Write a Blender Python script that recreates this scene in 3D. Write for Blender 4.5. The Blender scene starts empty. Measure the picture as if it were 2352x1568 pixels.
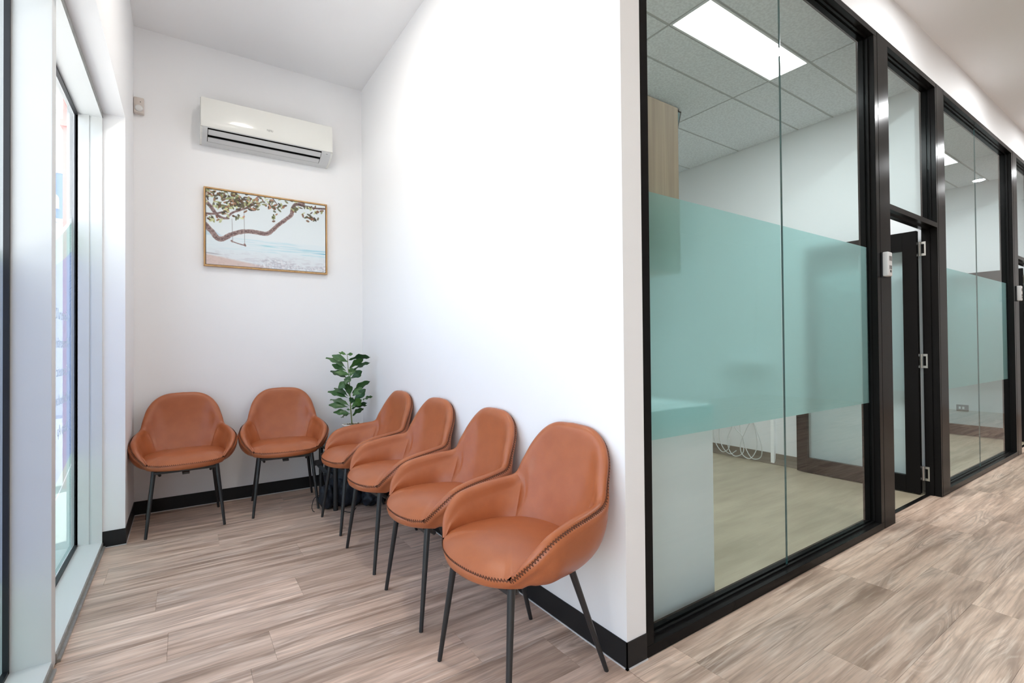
import bpy, bmesh, math, random
import numpy as np
from mathutils import Vector, Matrix
random.seed(7); rng = np.random.default_rng(7)
S = bpy.context.scene
COL = S.collection
PI = math.pi

# ------------------------------------------------------------------ camera
def set_camera():
    yaw, pitch, roll = 0.5949, 0.0107, -0.0087
    f = Vector((math.sin(yaw)*math.cos(pitch), math.cos(yaw)*math.cos(pitch), math.sin(pitch)))
    r = Vector((math.cos(yaw), -math.sin(yaw), 0)); u = r.cross(f)
    r2 = r*math.cos(roll) + u*math.sin(roll); u2 = -r*math.sin(roll) + u*math.cos(roll)
    m = Matrix((r2, u2, -f)).transposed().to_4x4(); m.translation = (-1.3372, -1.2452, 1.18)
    cam = bpy.data.cameras.new('camera'); o = bpy.data.objects.new('camera', cam); COL.objects.link(o)
    cam.sensor_width = 36; cam.lens = 1114.3/2352*36; cam.clip_start = .02; cam.clip_end = 200
    o.matrix_world = m; S.camera = o
set_camera()

# ------------------------------------------------------------------ world, lights, exposure
S.view_settings.view_transform = 'Standard'; S.view_settings.look = 'None'
S.view_settings.gamma = 1; S.view_settings.use_curve_mapping = False
S.view_settings.exposure = 0.50
try:
    S.cycles.max_bounces = 12; S.cycles.diffuse_bounces = 6; S.cycles.glossy_bounces = 4
    S.cycles.transmission_bounces = 8; S.cycles.transparent_max_bounces = 24
    S.cycles.caustics_reflective = False; S.cycles.sample_clamp_indirect = 8
except Exception:
    pass
def set_world():
    w = bpy.data.worlds.new('sky'); S.world = w; w.use_nodes = True
    nt = w.node_tree; bg = nt.nodes['Background']
    sky = nt.nodes.new('ShaderNodeTexSky'); sky.sky_type = 'NISHITA'
    sky.sun_disc = False; sky.sun_elevation = math.radians(48); sky.sun_rotation = math.radians(120)
    sky.air_density = 1.0; sky.dust_density = 2.5; sky.ozone_density = 1.0
    hs = nt.nodes.new('ShaderNodeHueSaturation'); hs.inputs['Saturation'].default_value = .42
    nt.links.new(sky.outputs[0], hs.inputs['Color']); nt.links.new(hs.outputs[0], bg.inputs[0])
    bg.inputs[1].default_value = 0.80
set_world()
def add_area(name, loc, direction, sx, sy, power, color=(1,1,1), portal=False, shape='RECTANGLE', spread=PI):
    l = bpy.data.lights.new(name, 'AREA'); l.shape = shape; l.size = sx
    if shape == 'RECTANGLE': l.size_y = sy
    l.energy = power; l.color = color; l.spread = spread
    if portal: l.cycles.is_portal = True
    o = bpy.data.objects.new(name, l); COL.objects.link(o); o.location = loc
    o.rotation_euler = Vector(direction).to_track_quat('-Z', 'Y').to_euler()
    return o
sl = bpy.data.lights.new('sun', 'SUN'); sl.energy = 17.0; sl.angle = math.radians(.6); sl.color = (1, .97, .92)
so_ = bpy.data.objects.new('sun', sl); COL.objects.link(so_); so_.rotation_euler = Vector((-.50, -.28, -.82)).to_track_quat('-Z', 'Y').to_euler()
add_area('window_portal', (-1.95, 0, 1.33), (1, 0, 0), 2.7, 5.4, 1, portal=True)
DL_LABEL = ['recessed ceiling downlight in front of the air conditioner', 'recessed ceiling downlight between window and nearest chair', 'recessed ceiling downlight over the window behind the viewer', 'recessed ceiling downlight before the large glass partition', 'recessed ceiling downlight past the first doorway, mirrored in its left post', 'recessed ceiling downlight before the second doorway', 'farthest recessed ceiling downlight down the corridor']
DOWNLIGHTS = [(-.85, 1.55), (-.85, -.3), (-.85, -2.2), (2.55, -.65), (4.4, -.65), (6.22, -.65), (8.05, -.63)]
for i, (x, y) in enumerate(DOWNLIGHTS):
    alcove = x < 0
    add_area('downlight_lamp', (x, y, 3.49), (0, 0, -1), .13, .13, (9, 4, 8)[i] if alcove else 14, (1, .94, .86) if alcove else (.97, .985, 1), shape='DISK', spread=PI)
add_area('office_lamp', (1.826, .577, 3.195), (0, 0, -1), 1.15, .27, 37, (.97, .99, 1))
add_area('office_lamp', (5.33, .577, 3.195), (0, 0, -1), 1.15, .27, 37, (.97, .99, 1))

# ------------------------------------------------------------------ materials
def mat(name, base=(.8, .8, .8), rough=.5, metal=0, spec=.5, **kw):
    m = bpy.data.materials.new(name); m.use_nodes = True
    b = m.node_tree.nodes['Principled BSDF']
    b.inputs['Base Color'].default_value = (*base, 1); b.inputs['Roughness'].default_value = rough
    b.inputs['Metallic'].default_value = metal; b.inputs['Specular IOR Level'].default_value = spec
    for k, v in kw.items(): b.inputs[k].default_value = v
    return m
def nodes(m): return m.node_tree.nodes, m.node_tree.links, m.node_tree.nodes['Principled BSDF']
def add_noise_bump(m, scale, strength, dist=.001, detail=3):
    n, l, b = nodes(m)
    tc = n.new('ShaderNodeTexCoord'); t = n.new('ShaderNodeTexNoise'); bp = n.new('ShaderNodeBump')
    t.inputs['Scale'].default_value = scale; t.inputs['Detail'].default_value = detail
    bp.inputs['Strength'].default_value = strength; bp.inputs['Distance'].default_value = dist
    l.new(tc.outputs['Object'], t.inputs['Vector']); l.new(t.outputs[0], bp.inputs['Height']); l.new(bp.outputs[0], b.inputs['Normal'])
def add_noise_color(m, c0, c1, scale=(4, 4, 4), detail=4, lo=.3, hi=.7, rnd=False):
    n, l, b = nodes(m)
    tc = n.new('ShaderNodeTexCoord'); mp = n.new('ShaderNodeMapping'); t = n.new('ShaderNodeTexNoise'); r = n.new('ShaderNodeValToRGB')
    mp.inputs['Scale'].default_value = scale; t.inputs['Scale'].default_value = 1; t.inputs['Detail'].default_value = detail
    r.color_ramp.elements[0].color = (*c0, 1); r.color_ramp.elements[1].color = (*c1, 1)
    r.color_ramp.elements[0].position = lo; r.color_ramp.elements[1].position = hi
    l.new(tc.outputs['Object'], mp.inputs[0]); l.new(mp.outputs[0], t.inputs['Vector']); l.new(t.outputs[0], r.inputs[0]); l.new(r.outputs[0], b.inputs['Base Color'])

M = {}
M['wall'] = mat('white_wall_paint', (.86, .86, .865), .55, spec=.3); add_noise_bump(M['wall'], 180, .05)
M['ceiling'] = mat('ceiling_paint', (.86, .86, .865), .7, spec=.2); add_noise_bump(M['ceiling'], 150, .05)
M['office_wall'] = mat('office_wall_paint', (.80, .82, .83), .6, spec=.2)
M['tile'] = mat('ceiling_tile', (.62, .65, .64), .9, spec=.1); add_noise_color(M['tile'], (.68, .72, .74), (.80, .84, .86), (60, 60, 60), 2, .4, .6)
M['tbar'] = mat('tile_grid', (.42, .44, .44), .6)
M['black'] = mat('black_anodised_frame', (.010, .0095, .0095), .20, spec=.06)
M['skirting'] = mat('black_skirting', (.012, .012, .013), .5, spec=.3)
M['silicone'] = mat('white_sealant', (.6, .6, .6), .6)
M['white_alu'] = mat('white_powder_coat', (.70, .72, .72), .4)
M['gasket'] = mat('gasket_rubber', (.008, .009, .013), .5)
M['grey_alu_and_shade'] = mat('grey_aluminium_and_shade', (.36, .37, .36), .45, metal=.3); add_noise_color(M['grey_alu_and_shade'], (.30, .30, .28), (.42, .43, .42), (30, 30, 30))  # real metal on the sill trim, painted-in shade on the window head
M['leg'] = mat('black_steel', (.014, .015, .017), .38, spec=.55)
M['ac'] = mat('ac_gloss_plastic', (.72, .72, .68), .10, spec=.5)
M['ac_low'] = mat('ac_matt_plastic', (.58, .59, .59), .4)
M['dark'] = mat('dark_slot', (.004, .004, .004), .8)
M['grey_print'] = mat('grey_print', (.22, .22, .22), .4)
M['oak_frame'] = mat('oak_frame', (.52, .30, .12), .5); add_noise_color(M['oak_frame'], (.44, .24, .09), (.60, .37, .16), (40, 40, 9))
M['sensor'] = mat('sensor_plastic', (.62, .55, .50), .45)
M['sensor_lens'] = mat('sensor_lens', (.72, .71, .69), .3)
M['box_white'] = mat('alarm_white_plastic', (.82, .83, .84), .35)
M['box_grey'] = mat('alarm_grey_vent', (.25, .25, .25), .5)
M['chrome'] = mat('satin_steel', (.62, .61, .58), .32, metal=1)
M['white_panel'] = mat('white_laminate', (.92, .94, .95), .35)
M['wood_panel'] = mat('oak_laminate', (.42, .32, .23), .5); add_noise_color(M['wood_panel'], (.42, .30, .21), (.60, .45, .32), (34, 34, 1.2), 5, .3, .7)
M['office_floor'] = mat('beige_vinyl', (.40, .35, .25), .42, spec=.4); add_noise_color(M['office_floor'], (.36, .31, .22), (.46, .40, .29), (2, 9, 2), 5)
M['cove'] = mat('taupe_cove_skirting', (.17, .145, .11), .5)
M['cable'] = mat('grey_white_cable', (.62, .66, .66), .4)
M['pot'] = mat('white_pot', (.80, .79, .75), .4)
M['pebble'] = mat('brown_pebbles', (.25, .2, .14), .8); add_noise_color(M['pebble'], (.10, .08, .05), (.45, .38, .28), (120, 120, 120))
M['stem'] = mat('green_stem', (.16, .2, .06), .6)
M['bag'] = mat('navy_nylon', (.010, .014, .022), .55, spec=.4); add_noise_bump(M['bag'], 40, .5, .01)
M['strap'] = mat('black_webbing', (.006, .006, .007), .6)
M['buckle'] = mat('black_buckle', (.02, .021, .023), .3)
M['pave'] = mat('street_paving', (.42, .42, .41), .8)
M['render_wall'] = mat('white_render', (.85, .85, .84), .8)
M['blue_sign'] = mat('blue_sign', (.10, .17, .45), .5)
M['yellow'] = mat('yellow_letter', (.85, .62, .12), .5)
M['letter'] = mat('white_letter', (.85, .86, .88), .5)
M['pink'] = mat('faded_red_column', (.55, .22, .20), .7)
M['screen_frame'] = mat('screen_frame', (.02, .02, .022), .4)

def leather():
    m = mat('tan_leather', (.40, .125, .045), .34, spec=.5)
    n, l, b = nodes(m)
    tc = n.new('ShaderNodeTexCoord')
    v = n.new('ShaderNodeTexVoronoi'); v.inputs['Scale'].default_value = 420
    t = n.new('ShaderNodeTexNoise'); t.inputs['Scale'].default_value = 14; t.inputs['Detail'].default_value = 5
    mx = n.new('ShaderNodeMath'); mx.operation = 'MULTIPLY_ADD'; mx.inputs[1].default_value = 2.0
    bp = n.new('ShaderNodeBump'); bp.inputs['Strength'].default_value = .16; bp.inputs['Distance'].default_value = .0012
    r = n.new('ShaderNodeValToRGB'); r.color_ramp.elements[0].color = (.375, .108, .038, 1); r.color_ramp.elements[1].color = (.410, .122, .043, 1)
    r.color_ramp.elements[0].position = .35; r.color_ramp.elements[1].position = .65
    l.new(tc.outputs['Object'], v.inputs['Vector']); l.new(tc.outputs['Object'], t.inputs['Vector'])
    l.new(t.outputs[0], mx.inputs[0]); l.new(v.outputs['Distance'], mx.inputs[2]); l.new(mx.outputs[0], bp.inputs['Height'])
    l.new(bp.outputs[0], b.inputs['Normal']); l.new(t.outputs[0], r.inputs[0]); l.new(r.outputs[0], b.inputs['Base Color'])
    return m
M['leather'] = leather()
M['stitch'] = mat('dark_brown_thread', (.07, .025, .012), .7)

def plank_mat():
    m = mat('oak_vinyl_plank', (.5, .4, .3), .40, spec=.4)
    n, l, b = nodes(m)
    tc = n.new('ShaderNodeTexCoord'); oi = n.new('ShaderNodeObjectInfo')
    rv = n.new('ShaderNodeVectorMath'); rv.operation = 'SCALE'; rv.inputs[0].default_value = (37.0, 91.0, 53.0); l.new(oi.outputs['Random'], rv.inputs['Scale'])
    def coord(sc):
        a = n.new('ShaderNodeVectorMath'); a.operation = 'MULTIPLY'; a.inputs[1].default_value = sc; l.new(tc.outputs['Object'], a.inputs[0])
        c = n.new('ShaderNodeVectorMath'); c.operation = 'ADD'; l.new(a.outputs[0], c.inputs[0]); l.new(rv.outputs[0], c.inputs[1]); return c.outputs[0]
    def noise(sc, det, dis=0, rough=.55):
        t = n.new('ShaderNodeTexNoise'); t.inputs['Scale'].default_value = 1; t.inputs['Detail'].default_value = det
        t.inputs['Distortion'].default_value = dis; t.inputs['Roughness'].default_value = rough
        l.new(coord(sc), t.inputs['Vector']); return t.outputs[0]
    broad = noise((1.3, 15, 1), 4, .6)          # long streaks
    patch = noise((1.6, 5, 1), 3, .4)           # grey patches
    fine = noise((7, 200, 1), 3); med = noise((3.2, 62, 1), 3, 0, .6)
    # cathedral grain : contour lines of a stretched noise
    ring = noise((.75, 7.5, 1), 1.2, .15, .5); rmask = noise((1.5, 5, 1), 2)
    mu = n.new('ShaderNodeMath'); mu.operation = 'MULTIPLY'; mu.inputs[1].default_value = 120; l.new(ring, mu.inputs[0])
    sn = n.new('ShaderNodeMath'); sn.operation = 'SINE'; l.new(mu.outputs[0], sn.inputs[0])
    r1 = n.new('ShaderNodeValToRGB'); e = r1.color_ramp.elements
    e[0].position = .34; e[0].color = (.300, .205, .150, 1); e[1].position = .68; e[1].color = (.66, .505, .40, 1)
    mid = e.new(.5); mid.color = (.53, .385, .295, 1)
    l.new(broad, r1.inputs[0])
    def mixc(fac, c, fsock=None, blend='MIX', src=None):
        x = n.new('ShaderNodeMix'); x.data_type = 'RGBA'; x.blend_type = blend
        if fsock is not None: l.new(fsock, x.inputs[0])
        else: x.inputs[0].default_value = fac
        l.new(src, x.inputs[6]); x.inputs[7].default_value = c; return x.outputs[2]
    def ramp(sock, lo, hi, a=0., bb=1.):
        q = n.new('ShaderNodeMapRange'); q.inputs['From Min'].default_value = lo; q.inputs['From Max'].default_value = hi
        q.inputs['To Min'].default_value = a; q.inputs['To Max'].default_value = bb; l.new(sock, q.inputs[0]); return q.outputs[0]
    c = mixc(0, (.250, .200, .165, 1), ramp(patch, .52, .78, 0, .55), src=r1.outputs[0])
    def both(a, bsock):
        q = n.new('ShaderNodeMath'); q.operation = 'MULTIPLY'; l.new(a, q.inputs[0]); l.new(bsock, q.inputs[1]); return q.outputs[0]
    rm = ramp(rmask, .50, .66)
    c = mixc(0, (.22, .155, .115, 1), both(ramp(sn.outputs[0], .5, 1, 0, .42), rm), src=c)
    c = mixc(0, (.76, .66, .58, 1), both(ramp(sn.outputs[0], -.75, -1, 0, .30), rm), src=c)
    c = mixc(0, (.26, .19, .15, 1), ramp(fine, .52, .75, 0, .5), src=c)
    c = mixc(0, (.24, .175, .135, 1), ramp(med, .52, .74, 0, .55), src=c); c = mixc(0, (.80, .68, .58, 1), ramp(med, .46, .28, 0, .45), src=c)
    br = n.new('ShaderNodeMapRange'); br.inputs['To Min'].default_value = 1.06; br.inputs['To Max'].default_value = 1.38; l.new(oi.outputs['Random'], br.inputs[0])
    vm = n.new('ShaderNodeVectorMath'); vm.operation = 'SCALE'; l.new(c, vm.inputs[0]); l.new(br.outputs[0], vm.inputs['Scale'])
    l.new(vm.outputs[0], b.inputs['Base Color'])
    bp = n.new('ShaderNodeBump'); bp.inputs['Strength'].default_value = .12; bp.inputs['Distance'].default_value = .001
    l.new(fine, bp.inputs['Height']); l.new(bp.outputs[0], b.inputs['Normal'])
    return m
M['plank'] = plank_mat()

def glass(name, tint, refl=1.0):
    m = bpy.data.materials.new(name); m.use_nodes = True; n = m.node_tree.nodes; l = m.node_tree.links
    n.remove(n['Principled BSDF']); out = n['Material Output']
    t = n.new('ShaderNodeBsdfTransparent'); t.inputs[0].default_value = (*tint, 1)
    g = n.new('ShaderNodeBsdfGlossy'); g.inputs['Roughness'].default_value = 0.0
    f = n.new('ShaderNodeFresnel'); f.inputs[0].default_value = 1.45
    ge = n.new('ShaderNodeNewGeometry'); inv = n.new('ShaderNodeMath'); inv.operation = 'SUBTRACT'; inv.inputs[0].default_value = refl
    l.new(ge.outputs['Backfacing'], inv.inputs[1]); cl = n.new('ShaderNodeMath'); cl.operation = 'MAXIMUM'; cl.inputs[1].default_value = 0; l.new(inv.outputs[0], cl.inputs[0])
    mu = n.new('ShaderNodeMath'); mu.operation = 'MULTIPLY'; l.new(f.outputs[0], mu.inputs[0]); l.new(cl.outputs[0], mu.inputs[1])
    x = n.new('ShaderNodeMixShader'); l.new(mu.outputs[0], x.inputs[0]); l.new(t.outputs[0], x.inputs[1]); l.new(g.outputs[0], x.inputs[2])
    l.new(x.outputs[0], out.inputs[0]); return m
M['glass'] = glass('partition_glass', (.90, .945, .945))
M['win_glass'] = glass('window_glass', (.965, .98, .975))
M['glass_edge'] = mat('green_glass_edge', (.05, .12, .12), .15, spec=.6)

def frost(name, c, refr=.45):
    m = bpy.data.materials.new(name); m.use_nodes = True; n = m.node_tree.nodes; l = m.node_tree.links
    n.remove(n['Principled BSDF']); out = n['Material Output']
    d = n.new('ShaderNodeBsdfDiffuse'); d.inputs[0].default_value = (*c, 1)
    t = n.new('ShaderNodeBsdfTranslucent'); t.inputs[0].default_value = (*c, 1)
    r = n.new('ShaderNodeBsdfRefraction'); r.inputs['Roughness'].default_value = .66; r.inputs['IOR'].default_value = 1.03; r.inputs[0].default_value = (*c, 1)
    a = n.new('ShaderNodeMixShader'); a.inputs[0].default_value = .5; l.new(d.outputs[0], a.inputs[1]); l.new(t.outputs[0], a.inputs[2])
    x = n.new('ShaderNodeMixShader'); x.inputs[0].default_value = refr; l.new(a.outputs[0], x.inputs[1]); l.new(r.outputs[0], x.inputs[2])
    l.new(x.outputs[0], out.inputs[0]); return m
M['frost'] = frost('frosted_film', (.57, .85, .845))
M['frost_door'] = frost('frosted_door_film', (.80, .87, .88))

def decal(name, c, see):
    m = bpy.data.materials.new(name); m.use_nodes = True; n = m.node_tree.nodes; l = m.node_tree.links
    n.remove(n['Principled BSDF']); out = n['Material Output']
    d = n.new('ShaderNodeBsdfDiffuse'); d.inputs[0].default_value = (*c, 1)
    t = n.new('ShaderNodeBsdfTranslucent'); t.inputs[0].default_value = (*c, 1)
    tr = n.new('ShaderNodeBsdfTransparent'); tr.inputs[0].default_value = tuple(.55+.45*v for v in c)+(1,)
    a = n.new('ShaderNodeMixShader'); a.inputs[0].default_value = .6; l.new(d.outputs[0], a.inputs[1]); l.new(t.outputs[0], a.inputs[2])
    x = n.new('ShaderNodeMixShader'); x.inputs[0].default_value = see; l.new(a.outputs[0], x.inputs[1]); l.new(tr.outputs[0], x.inputs[2])
    l.new(x.outputs[0], out.inputs[0]); return m
M['film_blue'] = decal('blue_perforated_film', (.20, .28, .48), .34)
M['film_green'] = decal('green_perforated_film', (.30, .46, .42), .34)
M['film_white'] = decal('white_perforated_film', (.80, .86, .86), .20)

def emit(name, c, s):
    m = bpy.data.materials.new(name); m.use_nodes = True; n = m.node_tree.nodes; l = m.node_tree.links
    n.remove(n['Principled BSDF']); e = n.new('ShaderNodeEmission'); e.inputs[0].default_value = (*c, 1); e.inputs[1].default_value = s
    l.new(e.outputs[0], n['Material Output'].inputs[0]); return m
M['led'] = emit('led_diffuser', (1, .99, .96), 5.0)
M['lens'] = emit('downlight_lens', (1, .93, .84), 40.0)

def leaf_mat():
    m = mat('fig_leaf', (.035, .11, .028), .35, spec=.5)
    n, l, b = nodes(m)
    tc = n.new('ShaderNodeTexCoord'); oi = n.new('ShaderNodeObjectInfo')
    sx = n.new('ShaderNodeSeparateXYZ'); l.new(tc.outputs['UV'], sx.inputs[0])
    # veins: midrib plus side veins in leaf space
    ab = n.new('ShaderNodeMath'); ab.operation = 'ABSOLUTE'; l.new(sx.outputs[1], ab.inputs[0])
    ml = n.new('ShaderNodeMath'); ml.operation = 'MULTIPLY_ADD'; ml.inputs[1].default_value = -.6; l.new(ab.outputs[0], ml.inputs[0]); l.new(sx.outputs[0], ml.inputs[2])
    sc = n.new('ShaderNodeMath'); sc.operation = 'MULTIPLY'; sc.inputs[1].default_value = 50; l.new(ml.outputs[0], sc.inputs[0])
    si = n.new('ShaderNodeMath'); si.operation = 'SINE'; l.new(sc.outputs[0], si.inputs[0])
    mr = n.new('ShaderNodeMapRange'); mr.inputs['From Min'].default_value = .85; mr.inputs['From Max'].default_value = 1; l.new(si.outputs[0], mr.inputs[0])
    md = n.new('ShaderNodeMapRange'); md.inputs['From Min'].default_value = .07; md.inputs['From Max'].default_value = .02; l.new(ab.outputs[0], md.inputs[0])
    mm = n.new('ShaderNodeMath'); mm.operation = 'MAXIMUM'; l.new(mr.outputs[0], mm.inputs[0]); l.new(md.outputs[0], mm.inputs[1])
    r = n.new('ShaderNodeValToRGB'); r.color_ramp.elements[0].color = (.012, .060, .018, 1); r.color_ramp.elements[1].color = (.050, .150, .022, 1)
    l.new(oi.outputs['Random'], r.inputs[0])
    x = n.new('ShaderNodeMix'); x.data_type = 'RGBA'; l.new(r.outputs[0], x.inputs[6]); x.inputs[7].default_value = (.12, .22, .08, 1)
    f = n.new('ShaderNodeMath'); f.operation = 'MULTIPLY'; f.inputs[1].default_value = .6; l.new(mm.outputs[0], f.inputs[0]); l.new(f.outputs[0], x.inputs[0])
    l.new(x.outputs[2], b.inputs['Base Color']); return m
M['leaf'] = leaf_mat()
def print_mat():
    m = mat('canvas_print', (.8, .8, .8), .6, spec=.2); n, l, b = nodes(m)
    a = n.new('ShaderNodeAttribute'); a.attribute_name = 'art'; l.new(a.outputs['Color'], b.inputs['Base Color']); return m
M['print'] = print_mat()
M['screen'] = emit('screen_picture', (.20, .27, .25), .5)

# ------------------------------------------------------------------ builders
class MB:
    def __init__(s): s.v = []; s.f = []
    def box(s, x0, x1, y0, y1, z0, z1):
        b = len(s.v)
        s.v += [(x, y, z) for z in (z0, z1) for y in (y0, y1) for x in (x0, x1)]
        s.f += [tuple(b+i for i in q) for q in ((0, 2, 3, 1), (4, 5, 7, 6), (0, 1, 5, 4), (2, 6, 7, 3), (0, 4, 6, 2), (1, 3, 7, 5))]; return s
    def quad(s, a, b, c, d):
        k = len(s.v); s.v += [a, b, c, d]; s.f.append((k, k+1, k+2, k+3)); return s
    def tube(s, pts, rad, n=10, cap=True):
        pts = [Vector(p) for p in pts]; rad = rad if hasattr(rad, '__len__') else [rad]*len(pts); base = len(s.v)
        up = None
        for i, p in enumerate(pts):
            d = (pts[min(i+1, len(pts)-1)] - pts[max(i-1, 0)]).normalized()
            if up is None: up = d.orthogonal().normalized()
            up = (up - d*up.dot(d)).normalized(); w = d.cross(up)
            for k in range(n):
                a = 2*PI*k/n; q = p + (up*math.cos(a) + w*math.sin(a))*rad[i]; s.v.append(tuple(q))
        for i in range(len(pts)-1):
            for k in range(n):
                a = base+i*n+k; b = base+i*n+(k+1) % n; s.f.append((a, b, b+n, a+n))
        if cap:
            s.f.append(tuple(base+k for k in range(n-1, -1, -1))); e = base+(len(pts)-1)*n; s.f.append(tuple(e+k for k in range(n)))
        return s
    def lathe(s, prof, cx, cy, n=32):
        base = len(s.v)
        for r, z in prof:
            for k in range(n): a = 2*PI*k/n; s.v.append((cx+r*math.cos(a), cy+r*math.sin(a), z))
        for i in range(len(prof)-1):
            for k in range(n):
                a = base+i*n+k; b = base+i*n+(k+1) % n; s.f.append((a, b, b+n, a+n))
        s.f.append(tuple(base+k for k in range(n-1, -1, -1))); e = base+(len(prof)-1)*n; s.f.append(tuple(e+k for k in range(n)))
        return s
    def grid(s, P, closed=False):
        # P: rows x cols x 3
        r, c = len(P), len(P[0]); b = len(s.v)
        for row in P: s.v += [tuple(map(float, p)) for p in row]
        for i in range(r-1 + (1 if closed else 0)):
            for j in range(c-1):
                i2 = (i+1) % r; s.f.append((b+i*c+j, b+i2*c+j, b+i2*c+j+1, b+i*c+j+1))
        return s
def build(name, mb, m, parent=None, smooth=False, bevel=0, seg=2, local=False, angle=None, fixn=False):
    me = bpy.data.meshes.new(name)
    v = mb.v
    if parent is not None and not local:
        L = parent.location; v = [(a-L[0], b-L[1], c-L[2]) for a, b, c in v]
    me.from_pydata(v, [], mb.f); me.materials.append(m)
    if bevel or fixn:
        bm = bmesh.new(); bm.from_mesh(me)
        if fixn: bmesh.ops.recalc_face_normals(bm, faces=bm.faces)
        if bevel: bmesh.ops.bevel(bm, geom=bm.edges[:], offset=bevel, segments=seg, affect='EDGES', profile=.5)
        bm.to_mesh(me); bm.free()
    if smooth:
        me.polygons.foreach_set('use_smooth', [True]*len(me.polygons))
        if angle: me.set_sharp_from_angle(angle=math.radians(angle))
    me.update()
    o = bpy.data.objects.new(name, me); COL.objects.link(o)
    if parent is not None: o.parent = parent
    return o
def tag(o, label=None, cat=None, group=None, kind=None):
    if label: o['label'] = label
    if cat: o['category'] = cat
    if group: o['group'] = group
    if kind: o['kind'] = kind
    return o
def empty(name, loc, label, cat, group=None, kind=None):
    o = bpy.data.objects.new(name, None); COL.objects.link(o); o.location = loc; o.empty_display_size = .1
    return tag(o, label, cat, group, kind)
def struct(name, mb, m, label, cat, **kw): return tag(build(name, mb, m, **kw), label, cat, kind='structure')
def copy_thing(src, loc, rz, label):
    def rec(o, parent):
        c = o.copy(); COL.objects.link(c); c.parent = parent
        for ch in o.children: rec(ch, c)
        return c
    r = rec(src, None); r.location = loc; r.rotation_euler = (0, 0, rz); r['label'] = label; return r
def text_mb(body, size, extrude=0.001):
    cu = bpy.data.curves.new('txt', 'FONT'); cu.body = body; cu.size = size; cu.extrude = extrude; cu.resolution_u = 4
    o = bpy.data.objects.new('txt', cu); COL.objects.link(o); bpy.context.view_layer.update()
    me = bpy.data.meshes.new_from_object(o.evaluated_get(bpy.context.evaluated_depsgraph_get()))
    mb = MB(); mb.v = [tuple(v.co) for v in me.vertices]; mb.f = [tuple(p.vertices) for p in me.polygons]
    bpy.data.objects.remove(o); bpy.data.curves.remove(cu); bpy.data.meshes.remove(me); return mb
def xf(mb, fn): mb.v = [tuple(fn(Vector(p))) for p in mb.v]; return mb
def catmull(c, n):
    c = np.asarray(c, float); e = np.vstack([2*c[0]-c[1], c, 2*c[-1]-c[-2]]); out = []
    for i in range(1, len(e)-2):
        p0, p1, p2, p3 = e[i-1:i+3]
        for t in np.arange(n)/n:
            out.append(.5*((2*p1)+(-p0+p2)*t+(2*p0-5*p1+4*p2-p3)*t*t+(-p0+3*p1-3*p2+p3)*t**3))
    out.append(c[-1]); return np.array(out)

# ------------------------------------------------------------------ room shell
XL, D, HC, XW = -1.633, 3.138, 3.51, -1.74
YR, XE = -5.0, 10.0
HF = 3.19      # top of the glazed front
fl = MB().box(-1.9, XE, -1.72, 0, -.2, -.004).box(-1.9, .05, 0, D, -.2, -.004).box(-1.9, XE, YR, -1.72, -.2, 0)
floor = struct('floor', fl, M['plank'], 'pale oak look plank floor of the waiting room and corridor', 'floor')
office_floor = struct('floor_office', MB().box(.05, 7.15, 0, D, -.2, -.001), M['office_floor'], 'plain beige vinyl floor inside the glazed rooms', 'floor')
struct('ceiling', MB().box(-2, XE, YR, D+.2, HC, HC+.1), M['ceiling'], 'flat white plaster ceiling over waiting room and corridor', 'ceiling')
wl = MB().box(-1.9, XL, YR, D+.15, 2.606, HC).box(-1.9, XL, 2.534, D+.15, 0, 2.606).box(-1.9, XL, YR, -2.6, 0, 2.606)
struct('wall_left', wl, M['wall'], 'white window wall with deep reveal and end pillar', 'wall')
struct('wall_back', MB().box(XL, 0, D, D+.15, 0, HC), M['wall'], 'white end wall carrying the air conditioner and beach picture', 'wall')
struct('wall_right', MB().box(0, .104, 0, D+.15, 0, HC), M['wall'], 'white partition wall behind the row of four chairs', 'wall')
struct('wall_front', MB().box(.104, XE, 0, .1, HF+.001, HC).box(7.15, XE, 0, .1, 0, HF+.001), M['wall'], 'white wall above the black framed glazing', 'wall')
struct('wall_rear', MB().box(-2, XE, YR-.1, YR, 0, HC), M['wall'], 'white wall behind the viewer', 'wall')
struct('wall_east', MB().box(XE, XE+.1, YR, .1, 0, HC), M['wall'], 'white wall closing the far end of the corridor', 'wall')
struct('wall_office_back', MB().box(.104, 7.15, D, D+.1, 0, HC), M['office_wall'], 'white back wall of the glazed rooms', 'wall')
struct('wall_office_side', MB().box(3.52, 3.61, .1, D, 0, HC), M['office_wall'], 'white wall behind the open black door', 'wall')
struct('wall_office_end', MB().box(7.1, 7.2, .1, D, 0, HC), M['office_wall'], 'white side wall of the second glazed room', 'wall')
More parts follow.
